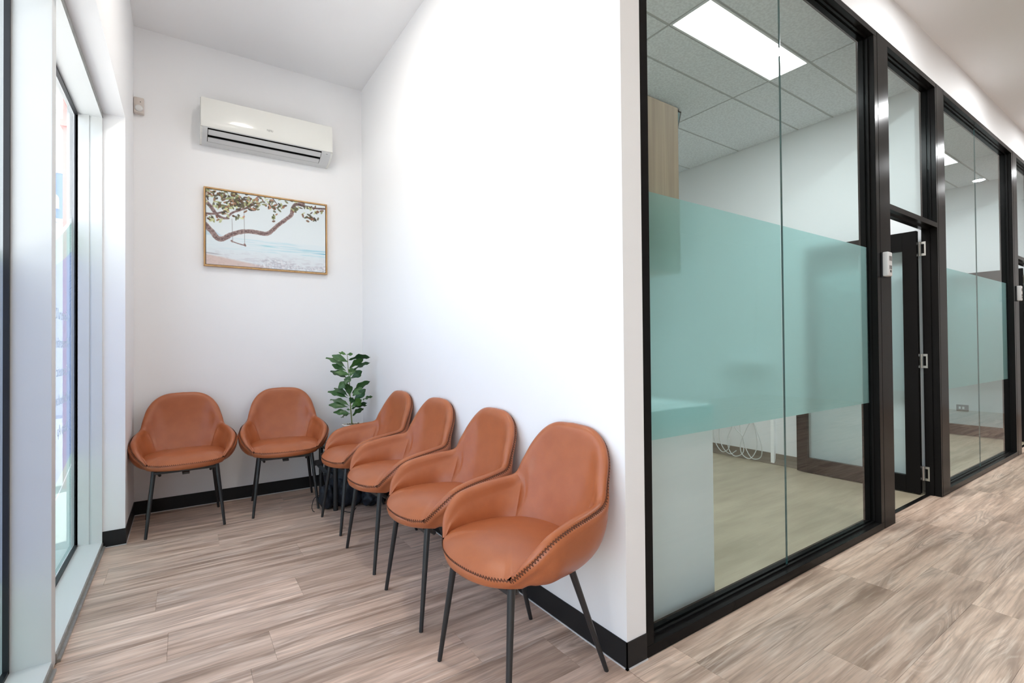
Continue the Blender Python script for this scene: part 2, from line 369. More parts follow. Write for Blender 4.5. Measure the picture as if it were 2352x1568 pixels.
# planks: each is an object of its own, parented to the floor
def planks():
    y0, w, L = .794, .2285, 1.219
    joints = {3: -1.445, 1: -1.392, 0: -1.044, 2: -.863, 4: -.774, 6: -1.16, 9: -.695, -5: 1.46, -6: .705, -7: 1.61, -2: -.413, -3: -.13, -4: .25}
    for k in range(-11, 11):
        ya, yb = y0+k*w, y0+(k+1)*w
        xmin = XW+.004
        j = joints.get(k, random.uniform(0, L)); x = j - math.ceil((j-xmin)/L)*L
        segs = []
        while x < XE-.02:
            segs.append((max(x, xmin), x+L)); x += L
        for a, b in segs:
            parts = []
            if yb <= 0: parts = [(a, b, ya, yb)]
            elif ya >= 0: parts = [(a, min(b, -.001), ya, yb)]
            else:
                if a < 0: parts = [(a, min(b, -.001), ya, yb)]
                if b > 0: parts.append((max(a, .001), b, ya, -.001))
            for (p, q, r, s) in parts:
                q = min(q, XE-.01); s = min(s, D-.001)
                if q-p < .02 or s-r < .02: continue
                g = .0004; cx, cy = (p+q)/2, (r+s)/2
                mb = MB().box(p+g-cx, q-g-cx, r+g-cy, s-g-cy, -.004, 0)
                o = build('plank', mb, M['plank'], floor, local=True); o.location = (cx, cy, 0)
planks()
for x0_, x1_ in ((2.54, 3.46), (6.025, 6.945)):
    o_ = build('plank', MB().box(-.46, .46, -.033, .033, -.0012, .0004), M['plank'], floor, local=True); o_.location = ((x0_+x1_)/2, .033, 0)
# baseboards with a pale sealant line under them
def baseboard(name, segs, label):
    a, b = MB(), MB()
    for x0, x1, y0, y1 in segs:
        a.box(x0, x1, y0, y1, .002, .098)
        b.box(x0-.003, x1+.003, y0-.003, y1+.003, 0, .005)
    o = struct(name, a, M['skirting'], label, 'baseboard')
    build('sealant_line', b, M['silicone'], o)
baseboard('baseboard_right', [(-.004, 0, -.004, D), (-.004, .104, -.004, 0)], 'black baseboard under the white partition wall and around its corner')
baseboard('baseboard_back', [(XL, -.004, D-.004, D)], 'black baseboard along the end wall behind two chairs')
baseboard('baseboard_left', [(XW, XL+.004, 2.530, 2.534), (XL, XL+.004, 2.534, D)], 'black baseboard wrapping the pillar beside the window')

# ------------------------------------------------------------------ outer windows
def outer_window(name, y0, y1, label):
    e = empty(name, (-1.8, (y0+y1)/2, 0), label, 'window', kind='structure')
    build('sill', MB().box(-1.86, XW, y0, y1, 0, .04), M['white_alu'], e)
    build('sill_trim', MB().box(XW, XW+.004, y0, y1, 0, .034).box(XW+.004, XW+.014, y0, y1, 0, .012), M['grey_alu_and_shade'], e)
    build('head', MB().box(-1.86, XW, y0, y1, 2.572, 2.606), M['white_alu'], e)
    build('head_shade_strip', MB().box(XW, XW+.003, y0, y1, 2.576, 2.606), M['grey_alu_and_shade'], e)  # white head's front face; its grazing-view grey shade is put into the colour
    g = MB()
    g.box(-1.866, -1.85, y0, y1, .04, .052).box(-1.866, -1.85, y0, y1, 2.560, 2.572).box(-1.866, -1.85, y0, y0+.012, .04, 2.572).box(-1.866, -1.85, y1-.012, y1, .04, 2.572)
    build('gasket', g, M['gasket'], e)
    build('pane', MB().box(-1.878, -1.868, y0-.01, y1+.01, .03, 2.66), M['win_glass'], e)
    build('outer_frame', MB().box(-1.95, -1.879, y0-.02, y1+.02, -.05, .03).box(-1.95, -1.879, y0-.02, y1+.02, 2.66, 2.72), M['white_alu'], e)
    return e
w1 = outer_window('window_1', 1.254, 2.534, 'far pane of the shopfront window with mirrored service list film')
build('jamb', MB().box(-1.86, -1.80, 2.522, 2.5335, .04, 2.572).box(-1.80, -1.79, 2.527, 2.5335, .04, 2.572).box(-1.79, XW, 2.520, 2.5335, .04, 2.572), M['white_alu'], w1)
w2 = outer_window('window_2', -.10, 1.19, 'near pane of the shopfront window at the left picture edge')
w3 = outer_window('window_3', -1.36, -.165, 'shopfront window pane beside the viewer')
w4 = outer_window('window_4', -2.6, -1.425, 'shopfront window pane behind the viewer')
mu = MB()
for a, b in ((1.19, 1.254), (-.165, -.10), (-1.425, -1.36)): mu.box(-1.95, XW, a, b, 0.0, 2.70)
for i, (a, b) in enumerate(((1.19, 1.254), (-.165, -.10), (-1.425, -1.36))):
    struct('trim_%d' % (i+1), MB().box(-1.95, XW, a, b, 0, 2.70), M['white_alu'],
           ['white aluminium mullion between the two visible window panes', 'white window mullion beside the viewer', 'white window mullion behind the viewer'][i], 'mullion', bevel=.002)
# perforated advertising film on the outside of the glass
def quadfit(p): return np.polyfit([a for a, b in p], [b for a, b in p], 2)
TOP = quadfit([(2.53, 1.955), (2.02, 1.74), (1.25, 1.55)]); BT = quadfit([(2.53, 1.755), (2.02, 1.595), (1.25, 1.50)])
BB = quadfit([(2.53, .585), (2.02, .48), (1.25, .37)]); WL = quadfit([(2.53, .525), (2.02, .405), (1.25, .31)])
def film(parent, name, lo, hi, m, y0, y1, x=-1.8795):
    P = []
    for y in np.linspace(y0, y1, 17): P.append([(x, y, lo(y)), (x, y, hi(y))])
    build(name, MB().grid(P), m, parent)
pv = np.polyval
for (wp, ya, yb) in ((w1, 1.255, 2.533), (w2, -.10, 1.189)):
    cl = lambda y: max(y, .9)
    film(wp, 'film_edge', lambda y: pv(TOP, cl(y))-.03, lambda y: pv(TOP, cl(y)), M['film_white'], ya, yb)
    film(wp, 'film_green', lambda y: pv(BT, cl(y)), lambda y: pv(TOP, cl(y))-.03, M['film_green'], ya, yb)
    film(wp, 'film_blue', lambda y: pv(BB, cl(y)), lambda y: pv(BT, cl(y)), M['film_blue'], ya, yb)
    film(wp, 'film_green', lambda y: pv(WL, cl(y)), lambda y: pv(BB, cl(y)), M['film_green'], ya, yb)
    film(wp, 'film_edge', lambda y: pv(WL, cl(y))-.012, lambda y: pv(WL, cl(y)), M['film_white'], ya, yb)
    film(wp, 'film_green', lambda y: .035, lambda y: pv(WL, cl(y))-.012, M['film_green'], ya, yb)
for z, t in ((1.345, '\u2022 General D'), (1.195, '\u2022 Preventive'), (1.045, '\u2022 Cosmetic D'), (.895, '\u2022 Orthodon'), (.735, '\u2022 Sleep Ap')):
    mb = text_mb(t, .082, .0003)
    xf(mb, lambda p: Vector((-1.8787+p.z, 2.475-p.x*.95, z+p.y)))
    build('film_lettering', mb, M['film_white'], w1)

# ------------------------------------------------------------------ street outside
struct('ground', MB().box(-30, -1.9, -20, 30, -.3, -.12), M['pave'], 'pale sunlit paving outside the shopfront window', 'ground')
sf = empty('shop_building', (-6, 12, -.12), 'white rendered shop facade standing outside beyond the window', 'building')
build('facade', MB().box(-16, -2.1, 12, 14, -.12, 6.2).box(-16, -2.1, 11.7, 12, 6.0, 6.3), M['render_wall'], sf)
build('shop_window', MB().box(-4.9, -4.0, 11.97, 12.0, .6, 2.2), mat('shop_glass', (.35, .42, .48), .1), sf)
sg = empty('fascia_sign', (-4.6, 11.9, 3.8), 'blue fascia sign with a yellow t and a white m outside', 'sign')
build('board', MB().box(-6.5, -3.0, 11.86, 11.99, 3.82, 4.74), M['blue_sign'], sg)
build('board_trim', MB().box(-6.5, -3.0, 11.85, 11.86, 4.74, 4.80).box(-6.5, -3.0, 11.85, 11.86, 3.76, 3.82), M['letter'], sg)
mb = text_mb('t', .62, .02); build('letter_t', xf(mb, lambda p: Vector((-4.40+p.x*1.3, 11.84-p.z, 4.02+p.y))), M['yellow'], sg)
mb = text_mb('m', .62, .02); build('letter_m', xf(mb, lambda p: Vector((-3.80+p.x*.9, 11.84-p.z, 4.02+p.y))), M['letter'], sg)
cl_ = empty('column', (-2.15, 4.95, -.12), 'faded red column standing just outside the window', 'column')
build('shaft', MB().box(-2.28, -2.02, 4.9, 5.1, -.12, 3.3), M['pink'], cl_)
build('capital', MB().box(-2.30, -2.0, 4.88, 5.12, 3.3, 3.36).box(-2.28, -2.02, 4.9, 5.1, 3.36, 5.2), M['pink'], cl_)

# ------------------------------------------------------------------ glazed front
def rail_window(name, x0, x1, xj, label, right=True, left=True):
    e = empty(name, ((x0+x1)/2, .05, 0), label, 'window', kind='structure')
    sw, rb, rt = .045, .043, .037
    xa, xb = (x0+sw if left else x0), (x1-sw if right else x1)
    build('rail', MB().box(x0, x1, 0, .1, 0, rb), M['black'], e, bevel=.0015, seg=1)
    build('rail', MB().box(x0, x1, 0, .1, HF-rt, HF), M['black'], e, bevel=.0015, seg=1)
    if left: build('stile', MB().box(x0, xa, 0, .1, rb, HF-rt), M['black'], e, bevel=.0015, seg=1)
    if right: build('stile', MB().box(xb, x1, 0, .1, rb, HF-rt), M['black'], e, bevel=.0015, seg=1)
    for y0, y1 in ((.032, .043), (.057, .068)):
        h = .009
        build('bead', MB().box(xa, xb, y0, y1, rb, rb+h).box(xa, xb, y0, y1, HF-rt-h, HF-rt).box(xa, xa+h, y0, y1, rb+h, HF-rt-h).box(xb-h, xb, y0, y1, rb+h, HF-rt-h), M['black'], e)
    spans = [(xa+.001, xj-.002), (xj+.002, xb-.001)] if xj else [(xa+.001, xb-.001)]
    for a, b in spans:
        build('pane', MB().box(a, b, .045, .055, rb+.001, HF-rt-.001), M['glass'], e)
        build('frosted_band', MB().quad((a, .0565, .80), (b, .0565, .80), (b, .0565, 1.80), (a, .0565, 1.80)), M['frost'], e)
    if xj: build('glass_joint', MB().box(xj-.0018, xj+.0018, .046, .054, rb+.001, HF-rt-.001), M['glass_edge'], e)
    return e
rail_window('window_5', .104, 2.357, 1.24, 'large glass partition with frosted teal band next to the white corner')
rail_window('window_6', 3.664, 5.85, 4.717, 'second glass partition with frosted band further down the corridor', left=False)
def post(i, x0, x1, g, label):
    mb = MB().box(x0, g-.002, .001, .1, 0, HF).box(g+.002, x1, 0, .1, 0, HF).box(g-.002, g+.002, .008, .1, 0, HF)
    return struct('trim_%d' % i, mb, M['black'], label, 'post')
post(4, 2.358, 2.536, 2.366, 'black post left of the first doorway, carrying the white alarm box')
post(5, 3.466, 3.664, 3.492, 'black post right of the first doorway with three hinges')
post(6, 5.851, 6.02, 5.862, 'black post left of the second doorway at right picture edge')
post(7, 6.95, 7.15, 6.976, 'black post right of the second doorway')
def doorway(i, x0, x1):
    t = empty('window_%d' % (6+i), ((x0+x1)/2, .05, 2.07), 'clear glass transom light above the %s doorway' % ('first', 'second')[i-1], 'window', kind='structure')
    build('rail', MB().box(x0, x1, 0, .1, 2.068, 2.104).box(x0, x1, .045, .07, 2.056, 2.068), M['black'], t)
    build('rail', MB().box(x0, x1, 0, .1, HF-.037, HF), M['black'], t)
    h = .009
    for y0, y1 in ((.032, .043), (.057, .068)):
        build('bead', MB().box(x0, x1, y0, y1, 2.104, 2.104+h).box(x0, x1, y0, y1, HF-.037-h, HF-.037).box(x0, x0+h, y0, y1, 2.104+h, HF-.037-h).box(x1-h, x1, y0, y1, 2.104+h, HF-.037-h), M['black'], t)
    build('pane', MB().box(x0+.001, x1-.001, .045, .055, 2.105, HF-.038), M['glass'], t)
    d = empty('door_%d' % i, (x1-.03, .11, 0), ['black framed glass door standing open into the first room', 'black framed glass door standing open in the second doorway'][i-1], 'door', kind='structure')
    xa, xb, ya, yb = x1-.066, x1-.026, .112, 1.03
    build('stile', MB().box(xa, xb, ya, ya+.092, .008, 2.058), M['black'], d, bevel=.0015, seg=1)
    build('stile', MB().box(xa, xb, yb-.092, yb, .008, 2.058), M['black'], d, bevel=.0015, seg=1)
    build('rail', MB().box(xa, xb, ya+.092, yb-.092, .008, .137), M['black'], d)
    build('rail', MB().box(xa, xb, ya+.092, yb-.092, 1.912, 2.058), M['black'], d)
    build('pane', MB().box(xa+.016, xa+.024, ya+.092, yb-.092, .137, 1.912), M['glass'], d)
    build('frosted_band', MB().quad((xa+.026, ya+.092, .80), (xa+.026, yb-.092, .80), (xa+.026, yb-.092, 1.80), (xa+.026, ya+.092, 1.80)), M['frost_door'], d)
    for z in (1.865, .985, .105):
        mb = MB()
        px = x1-.0015
        # leaf plate on the jamb: a ring with an open window, plus knuckle
        for (a, b, c, e2) in ((.072, .112, 0, .018), (.072, .112, .092, .11), (.072, .082, .018, .092), (.104, .112, .018, .092)):
            mb.box(px-.002, px, a, b, z+c, z+e2)
        mb.tube([(px-.006, .112, z), (px-.006, .112, z+.11)], .006, 10)
        build('hinge', mb, M['chrome'], d)
    lt = MB().box(x0, x0+.012, .045, .07, 0, 2.056).box(x1-.012, x1, .045, .07, 0, 2.056)
    struct('trim_%d' % (7+2*i), lt, M['black'], 'black door stop strips lining the %s doorway' % ('first', 'second')[i-1], 'trim')
    struct('trim_%d' % (8+2*i), MB().box(x0, x1, .066, .094, 0, .005), M['black'], 'dark threshold strip across the %s doorway' % ('first', 'second')[i-1], 'threshold')
doorway(1, 2.536, 3.466)
doorway(2, 6.02, 6.95)

# ------------------------------------------------------------------ office interiors
def tile_ceiling(name, x0, x1, x_lines, label):
    ZC = 3.22
    o = struct(name, MB().box(x0, x1, .1, D, ZC+.004, ZC+.03), M['tbar'], label, 'ceiling')
    ys = [.1, .427, .727, 1.027, 1.627, 2.227, 2.827, D]; xs = [x0]+x_lines+[x1]
    for i in range(len(xs)-1):
        for j in range(len(ys)-1):
            if j == 1 and i == 1: continue
            g = .009
            build('tile', MB().box(xs[i]+g, xs[i+1]-g, ys[j]+g, ys[j+1]-g, ZC, ZC+.02), M['tile'], o)
    cx0, cx1 = xs[1]+.004, xs[2]-.004
    lp = empty('ceiling_light', ((cx0+cx1)/2, .577, ZC), 'x', 'light panel', 'led panels in the tiled ceilings')
    g = .012
    build('frame', MB().box(cx0, cx1, .431, .431+g, ZC-.004, ZC+.03).box(cx0, cx1, .723-g, .723, ZC-.004, ZC+.03).box(cx0, cx0+g, .431+g, .723-g, ZC-.004, ZC+.03).box(cx1-g, cx1, .431+g, .723-g, ZC-.004, ZC+.03), M['white_alu'], lp)
    build('diffuser', MB().box(cx0+g, cx1-g, .431+g, .723-g, ZC, ZC+.01), M['led'], lp)
    return lp
tile_ceiling('ceiling_office', .104, 3.52, [1.226, 2.426], 'grey tiled grid ceiling of the first glazed room')['label'] = 'long glowing light panel in the tiled ceiling nearest the viewer'
tile_ceiling('ceiling_second_office', 3.61, 7.1, [4.73, 5.93], 'grey tiled grid ceiling of the second glazed room')['label'] = 'glowing light panel partly seen in the second room ceiling'
def cove(name, x, y0, y1, label):
    prof = [(0, .10), (-.004, .10), (-.006, .05), (-.018, .018), (-.05, .002), (-.05, 0), (0, 0)]
    struct(name, MB().grid([[(x+a, y, z) for a, z in prof] for y in (y0, y1)]), M['cove'], label, 'baseboard', fixn=True)
cove('baseboard_office', 3.52, .1, D, 'taupe coved baseboard behind the open door in the first room')
cove('baseboard_second_office', 7.1, .1, D, 'taupe coved baseboard in the second glazed room')
cb = empty('base_cabinet', (.4, .9, 0), 'white laminate base cabinet standing close behind the glass', 'cabinet')
build('end_panel', MB().box(.106, .735, .13, .148, 0, .90), M['white_panel'], cb)
build('carcass', MB().box(.106, .70, .148, 1.9, .1, .87), M['white_panel'], cb)
build('plinth', MB().box(.106, .66, .148, 1.9, 0, .1), M['black'], cb)
build('worktop', MB().box(.106, .735, .148, 1.91, .87, .90), M['white_panel'], cb)
for k in range(3):
    dd = build('door', MB().box(.701, .719, .152+k*.585, .152+k*.585+.579, .104, .866), M['white_panel'], cb)
wc = empty('wall_cabinet', (.3, .9, 1.5), 'oak laminate wall cabinet hung high behind the glass corner', 'cabinet')
build('end_panel', MB().box(.106, .505, .13, .148, 1.5, 2.246), M['wood_panel'], wc)
build('carcass', MB().box(.106, .485, .148, 1.9, 1.5, 2.246), M['wood_panel'], wc)
for k in range(3):
    build('door', MB().box(.486, .503, .152+k*.585, .152+k*.585+.579, 1.504, 2.242), M['wood_panel'], wc)
mo = empty('ceiling_monitor', (1.96, 1.42, 3.22), 'small dark edged screen hung from the ceiling beside the oak cabinet', 'monitor')
def tilt(p): # screen leans: its top edge is nearer to the glass
    t = math.radians(16); y, z = p.y, p.z
    return Vector((p.x+1.945, 1.42 + y*math.cos(t) - z*math.sin(t), 3.035 + y*math.sin(t) + z*math.cos(t)))
build('casing', xf(MB().box(-.28, .28, 0, .03, -.165, .165), tilt), M['screen_frame'], mo, bevel=.003, seg=1)
build('screen', xf(MB().box(-.265, .265, -.002, 0, -.15, .15), tilt), M['screen'], mo)
build('bracket', MB().box(1.7, 2.22, 1.40, 1.48, 3.17, 3.22), M['screen_frame'], mo)
# cables hanging on the side wall
def cable(pts, r, name='cable_loop'):
    return name, MB().tube(catmull(pts, 8), r, 8)
cbu = empty('cable_bundle', (3.42, 1.65, 0), 'looped white cables hanging down the wall to the floor', 'cables')
XC = 3.40
loops = [[(1.84, 1.0), (1.86, .5), (1.90, .30), (1.87, .14), (1.78, .05), (1.70, .10), (1.70, .2)],
         [(1.74, 1.0), (1.77, .5), (1.81, .25), (1.78, .10), (1.71, .035), (1.64, .08)],
         [(1.70, 1.0), (1.70, .5), (1.68, .35), (1.73, .2), (1.70, .08), (1.63, .03), (1.55, .08), (1.56, .2), (1.60, .35), (1.60, .6), (1.62, 1.0)],
         [(1.66, 1.0), (1.67, .5), (1.63, .33), (1.56, .25), (1.53, .12), (1.47, .03), (1.38, .06), (1.36, .18), (1.40, .33), (1.45, .5), (1.47, 1.0)],
         [(1.48, 1.0), (1.47, .5), (1.43, .30), (1.42, .14), (1.48, .03), (1.56, .07), (1.57, .18), (1.52, .32), (1.46, .5), (1.45, 1.0)]]
for i, lp in enumerate(loops):
    pts = [(XC+.02*math.sin(3*i+j), y, z) for j, (y, z) in enumerate(lp)]
    build('cable', MB().tube(catmull(pts, 7), .0045, 8), M['cable'], cbu, smooth=True)
build('mounting_clip', MB().box(3.40, 3.52, 1.43, 1.86, .98, 1.03), M['white_panel'], cbu)
tag(build('cable_trunking', MB().box(3.485, 3.519, 1.285, 1.32, .001, .97), M['white_panel'], bevel=.003), 'thin white cable trunking rising from the floor behind the glass', 'trunking')
so = empty('wall_socket', (7.1, .73, .33), 'small grey wall socket low in the second room', 'socket')
build('plate', MB().box(7.09, 7.1, .66, .78, .29, .37), M['box_grey'], so, bevel=.002)
build('rocker', MB().box(7.086, 7.09, .70, .72, .315, .345).box(7.086, 7.09, .735, .755, .315, .345), M['white_panel'], so)

# ------------------------------------------------------------------ chairs
RIM = np.array([(.215, -.217, .453), (.267, -.180, .513), (.293, -.117, .569), (.288, -.025, .593), (.276, .077, .606), (.251, .169, .622),
                (.230, .207, .681), (.205, .244, .754), (.162, .269, .812), (.098, .278, .846), (0, .279, .854)])
JI = 5   # arm / back junction in RIM
SEAT = np.array([(.206, -.214, .462), (.222, -.175, .472), (.228, -.10, .478), (.222, -.03, .480), (.200, .045, .481), (.166, .095, .482),
                 (.145, .118, .482), (.115, .136, .482), (.080, .150, .482), (.040, .158, .482), (0, .161, .482)])
THETA = np.radians([12, 5, 0, 0, 8, 38, 66, 74, 80, 86, 90])
WID = np.array([.008, .030, .040, .040, .038, .036, .036, .036, .036, .036, .036])
ND = 6
def chair_parts():
    R = catmull(RIM, ND); Sx = catmull(SEAT, ND); n = len(R)
    th = np.interp(np.arange(n)/ND, np.arange(len(THETA)), THETA); wd = np.interp(np.arange(n)/ND, np.arange(len(WID)), WID)
    T = np.gradient(R, axis=0); T[-1] = (-1, 0, 0); T /= np.linalg.norm(T, axis=1)[:, None]
    I0 = np.stack([-np.cos(th), -np.sin(th), np.zeros(n)], 1)
    I = I0 - T*(I0*T).sum(1)[:, None]; I /= np.linalg.norm(I, axis=1)[:, None]
    N = np.cross(I, T); sgn = np.sign((N*(R-np.array([0, .05, .55]))).sum(1)); N *= sgn[:, None]
    inner, outer = [], []
    for i in range(n):
        w = wd[i]; r = R[i]
        row = [r + I[i]*w*a + N[i]*w*b for a, b in ((0, 0), (.06, .20), (.28, .40), (.58, .36), (.84, .12), (.98, -.22), (1.06, -.62))]
        q = row[-1]; s = Sx[i]
        f = i/ND
        for k in range(1, 9):
            t = k/8; p = q*(1-t) + s*t
            bulge = math.sin(PI*t)
            # the back panel is gently hollow, the arms slightly padded
            p = p + np.array([0, .020, 0])*bulge*(1 if f > JI else 0) + I[i]*(.006*bulge if f <= JI else 0)
            row.append(p)
        inner.append(row)
        o = -I[i]
        q1 = r + o*.010 - N[i]*.004; q2 = r + o*.014 - N[i]*.020; q3 = r + o*.012 - N[i]*.034; 
        B = np.array([r[0]*.50, -.03 + (r[1]+.03)*.45, .380])
        if f < 4: B[2] += (.405-.380)*(1-f/4)**1.5
        drop = np.array([0, 0, -1.0]); L = np.linalg.norm(q3-B)
        d0 = -N[i]*.5 + drop*.5; d0 /= np.linalg.norm(d0)
        p1 = q3 + d0*L*.39; hor = np.array([q3[0]-B[0], q3[1]-B[1], 0]); hl = np.linalg.norm(hor)+1e-6
        p2 = B + hor/hl*min(hl, .75*L)*.65
        orow = [r, q1, q2, q3]
        for k in range(1, 11):
            t = k/10; orow.append(q3*(1-t)**3 + 3*p1*t*(1-t)**2 + 3*p2*t*t*(1-t) + B*t**3)
        outer.append(orow)
    inner, outer = np.array(inner), np.array(outer)
    # front edge between the two front corners
    ctrl = np.array([(.215, -.217, .453), (.15, -.252, .447), (.075, -.273, .446), (0, -.279, .446), (-.075, -.273, .446), (-.15, -.252, .447), (-.215, -.217, .453)])
    FR = catmull(ctrl, 4)
    frows = []
    o0 = outer[0]; mir = np.array([-1, 1, 1])
    for i, r in enumerate(FR):
        s = r[0]/.215; y = np.array([0, -1.0, 0])
        q1 = r + y*.004 + np.array([0, 0, -.006]); q2 = r + y*.004 + np.array([0, 0, -.018]); q3 = r + y*.0 + np.array([0, 0, -.032])
        B = np.array([r[0]*.5, -.03+(r[1]+.03)*.45, .405])
        e = abs(s)**4
        row = [r, q1, q2, q3]
        for k in range(1, 11):
            t = k/10; p1 = q3 + np.array([0, .012, -.012]); p2 = B*.6+q3*.4; p2[2] = .402
            row.append(q3*(1-t)**3 + 3*p1*t*(1-t)**2 + 3*p2*t*t*(1-t) + B*t**3)
        row = np.array(row); ref = o0*mir if s < 0 else o0
        row = row*(1-e) + ref*e
        frows.append(row)
    return R, Sx, I, N, inner, outer, np.array(frows), FR
def make_chair():
    e = empty('tub_chair', (0, 0, 0), 'x', 'chair', 'tan leather tub chairs')
    R, Sx, I, N, inner, outer, frows, FR = chair_parts()
    mir = np.array([-1, 1, 1.]); j = JI*ND
    # outer shell: closed loop of sections, ends meet in the belly
    loop = [row for row in outer] + [row*mir for row in outer[-2::-1]] + [row for row in frows[::-1][1:-1]]
    mb = MB().grid(loop, closed=True)
    c = len(loop[0]); base = len(mb.v); mb.v.append((0, -.04, .375)); nr = len(loop)
    for i in range(nr): mb.f.append((i*c+c-1, ((i+1) % nr)*c+c-1, base))
    build('shell', mb, M['leather'], e, smooth=True, fixn=True, local=True)
    bk = [row for row in inner[j:]] + [row*mir for row in inner[j:-1][::-1]]
    build('backrest', MB().grid(bk), M['leather'], e, smooth=True, fixn=True, local=True)
    build('armrest', MB().grid(list(inner[:j+1])), M['leather'], e, smooth=True, fixn=True, local=True)
    build('armrest', MB().grid([r*mir for r in inner[:j+1]]), M['leather'], e, smooth=True, fixn=True, local=True)
    # seat: dome inside the seat line, rolling over the front edge
    full = [p for p in Sx] + [p*mir for p in Sx[-2::-1]]
    fr = FR[::-1][1:-1]
    ring = np.array(full + list(fr)); cen = np.array([0, -.05, .500]); rows = []
    isf = np.array([0.]*len(full) + [1.]*len(fr))
    # soften front weight near the corners
    for k in range(13):
        t = k/12; rr = []
        for p, wf in zip(ring, isf):
            q = cen*(1-t) + p*t
            top = .500 - .016*t**2
            zz = top*(1-t**7) + p[2]*t**7 if wf == 0 else top*(1-t**5.0) + p[2]*t**5.0
            if wf == 0: zz = max(p[2], zz) if t > .97 else top*(1-t**7)+(p[2]+.002)*t**7
            q = np.array([q[0], q[1], zz]); rr.append(q)
        rows.append(rr)
    rows = np.array(rows)[::-1]   # boundary first
    # push the roll of the front edge slightly forward
    mb = MB().grid([[rows[k][i] for k in range(13)] for i in range(len(ring))], closed=True)
    build('seat', mb, M['leather'], e, smooth=True, fixn=True, local=True)
    # zigzag stitching following the rim
    path = [p for p in R] + [p*mir for p in R[-2::-1]] + list(fr)
    Iv = [p for p in I] + [p*mir for p in I[-2::-1]]
    Nv = [p for p in N] + [p*mir for p in N[-2::-1]]
    for p in fr:
        Iv.append(np.array([0, .35, .94])); Nv.append(np.array([0, -.94, .35]))
    path, Iv, Nv = np.array(path+[path[0]]), np.array(Iv+[Iv[0]]), np.array(Nv+[Nv[0]])
    seg = np.r_[0, np.cumsum(np.linalg.norm(np.diff(path, axis=0), axis=1))]; m = int(seg[-1]/.0055)
    pos = []
    for k in range(m+1):
        s = k*seg[-1]/m; P = np.array([np.interp(s, seg, path[:, a]) for a in range(3)]); A = np.array([np.interp(s, seg, Iv[:, a]) for a in range(3)]); Q = np.array([np.interp(s, seg, Nv[:, a]) for a in range(3)])
        pos.append((P, A, Q))
    st = MB()
    for k in range(m):
        P, A, Q = pos[k]; P2, A2, Q2 = pos[k+1]
        a = P + (A*.0045+Q*.0065 if k % 2 else -A*.0088-Q*.0025); b = P2 + (A2*.0045+Q2*.0065 if (k+1) % 2 else -A2*.0088-Q2*.0025)
        st.tube([a, b], .0009, 4, cap=False)
        c0 = P + (Q-A)*.0022; c1 = P2 + (Q2-A2)*.0022; st.tube([c0, c1], .0005, 4, cap=False)
    s_ = build('stitching', st, M['stitch'], e, local=True); s_['kind'] = 'stuff'; s_['label'] = 'dark brown zigzag seam stitching'
    for top, foot in (((.170, -.185, .425), (.213, -.237, 0)), ((-.170, -.185, .425), (-.213, -.237, 0)), ((.166, .070, .425), (.215, .212, 0)), ((-.166, .070, .425), (-.215, .212, 0))):
        a, b = Vector(top), Vector(foot)
        build('leg', MB().tube([a, a.lerp(b, .97), b], [.0135, .0085, .0082], 16), M['leg'], e, smooth=True, local=True, angle=40)
    f = MB().box(-.175, .175, -.20, -.165, .385, .40).box(-.150, .150, .060, .085, .366, .385).box(-.02, .02, -.17, .08, .36, .372)
    f.tube([(.155, -.18, .40), (.14, -.14, .365)], .009, 8).tube([(-.155, -.18, .40), (-.14, -.14, .365)], .009, 8)
    build('under_frame', f, M['leg'], e, local=True, bevel=0)
    return e
CH = [(6, -.291, .240, -86.5, 'nearest tan leather tub chair, by the white wall corner'),
      (5, -.285, .861, -90.4, 'second tan leather chair from the wall corner, along the white partition'),
      (4, -.292, 1.490, -87.0, 'third tan leather chair from the wall corner, along the white partition'),
      (3, -.292, 2.125, -88.0, 'tan leather chair nearest the potted fig, above the dark backpack'),
      (1, -1.331, 2.791, 1.9, 'tan leather chair in the far left corner by the pillar'),
      (2, -.704, 2.793, -5.6, 'tan leather chair on the end wall between corner chair and fig')]
proto = make_chair()
for k, (i, x, y, a, lab) in enumerate(CH):
    if k == 0: proto.location = (x, y, 0); proto.rotation_euler = (0, 0, math.radians(a)); proto['label'] = lab
    else: copy_thing(proto, (x, y, 0), math.radians(a), lab)

# ------------------------------------------------------------------ air conditioner
ac = empty('air_conditioner', (-.775, D, 2.74), 'white wall mounted air conditioner above the beach picture', 'air conditioner')
AX0, AX1 = -1.236, -.303
def prof_mb(x0, x1, prof, x0b=None, x1b=None):
    mb = MB(); n = len(prof)
    for x in (x0, x1): mb.v += [(x, D-d, z) for d, z in prof]
    for i in range(n): k = (i+1) % n; mb.f.append((i, k, n+k, n+i))
    mb.f.append(tuple(range(n))[::-1]); mb.f.append(tuple(range(n, 2*n))); return mb
body = [(0, 2.742), (.02, 2.738), (.10, 2.752), (.165, 2.780), (.196, 2.806), (.197, 2.83), (.176, 3.03), (.16, 3.042), (0, 3.046)]
def inset(prof, k): return prof
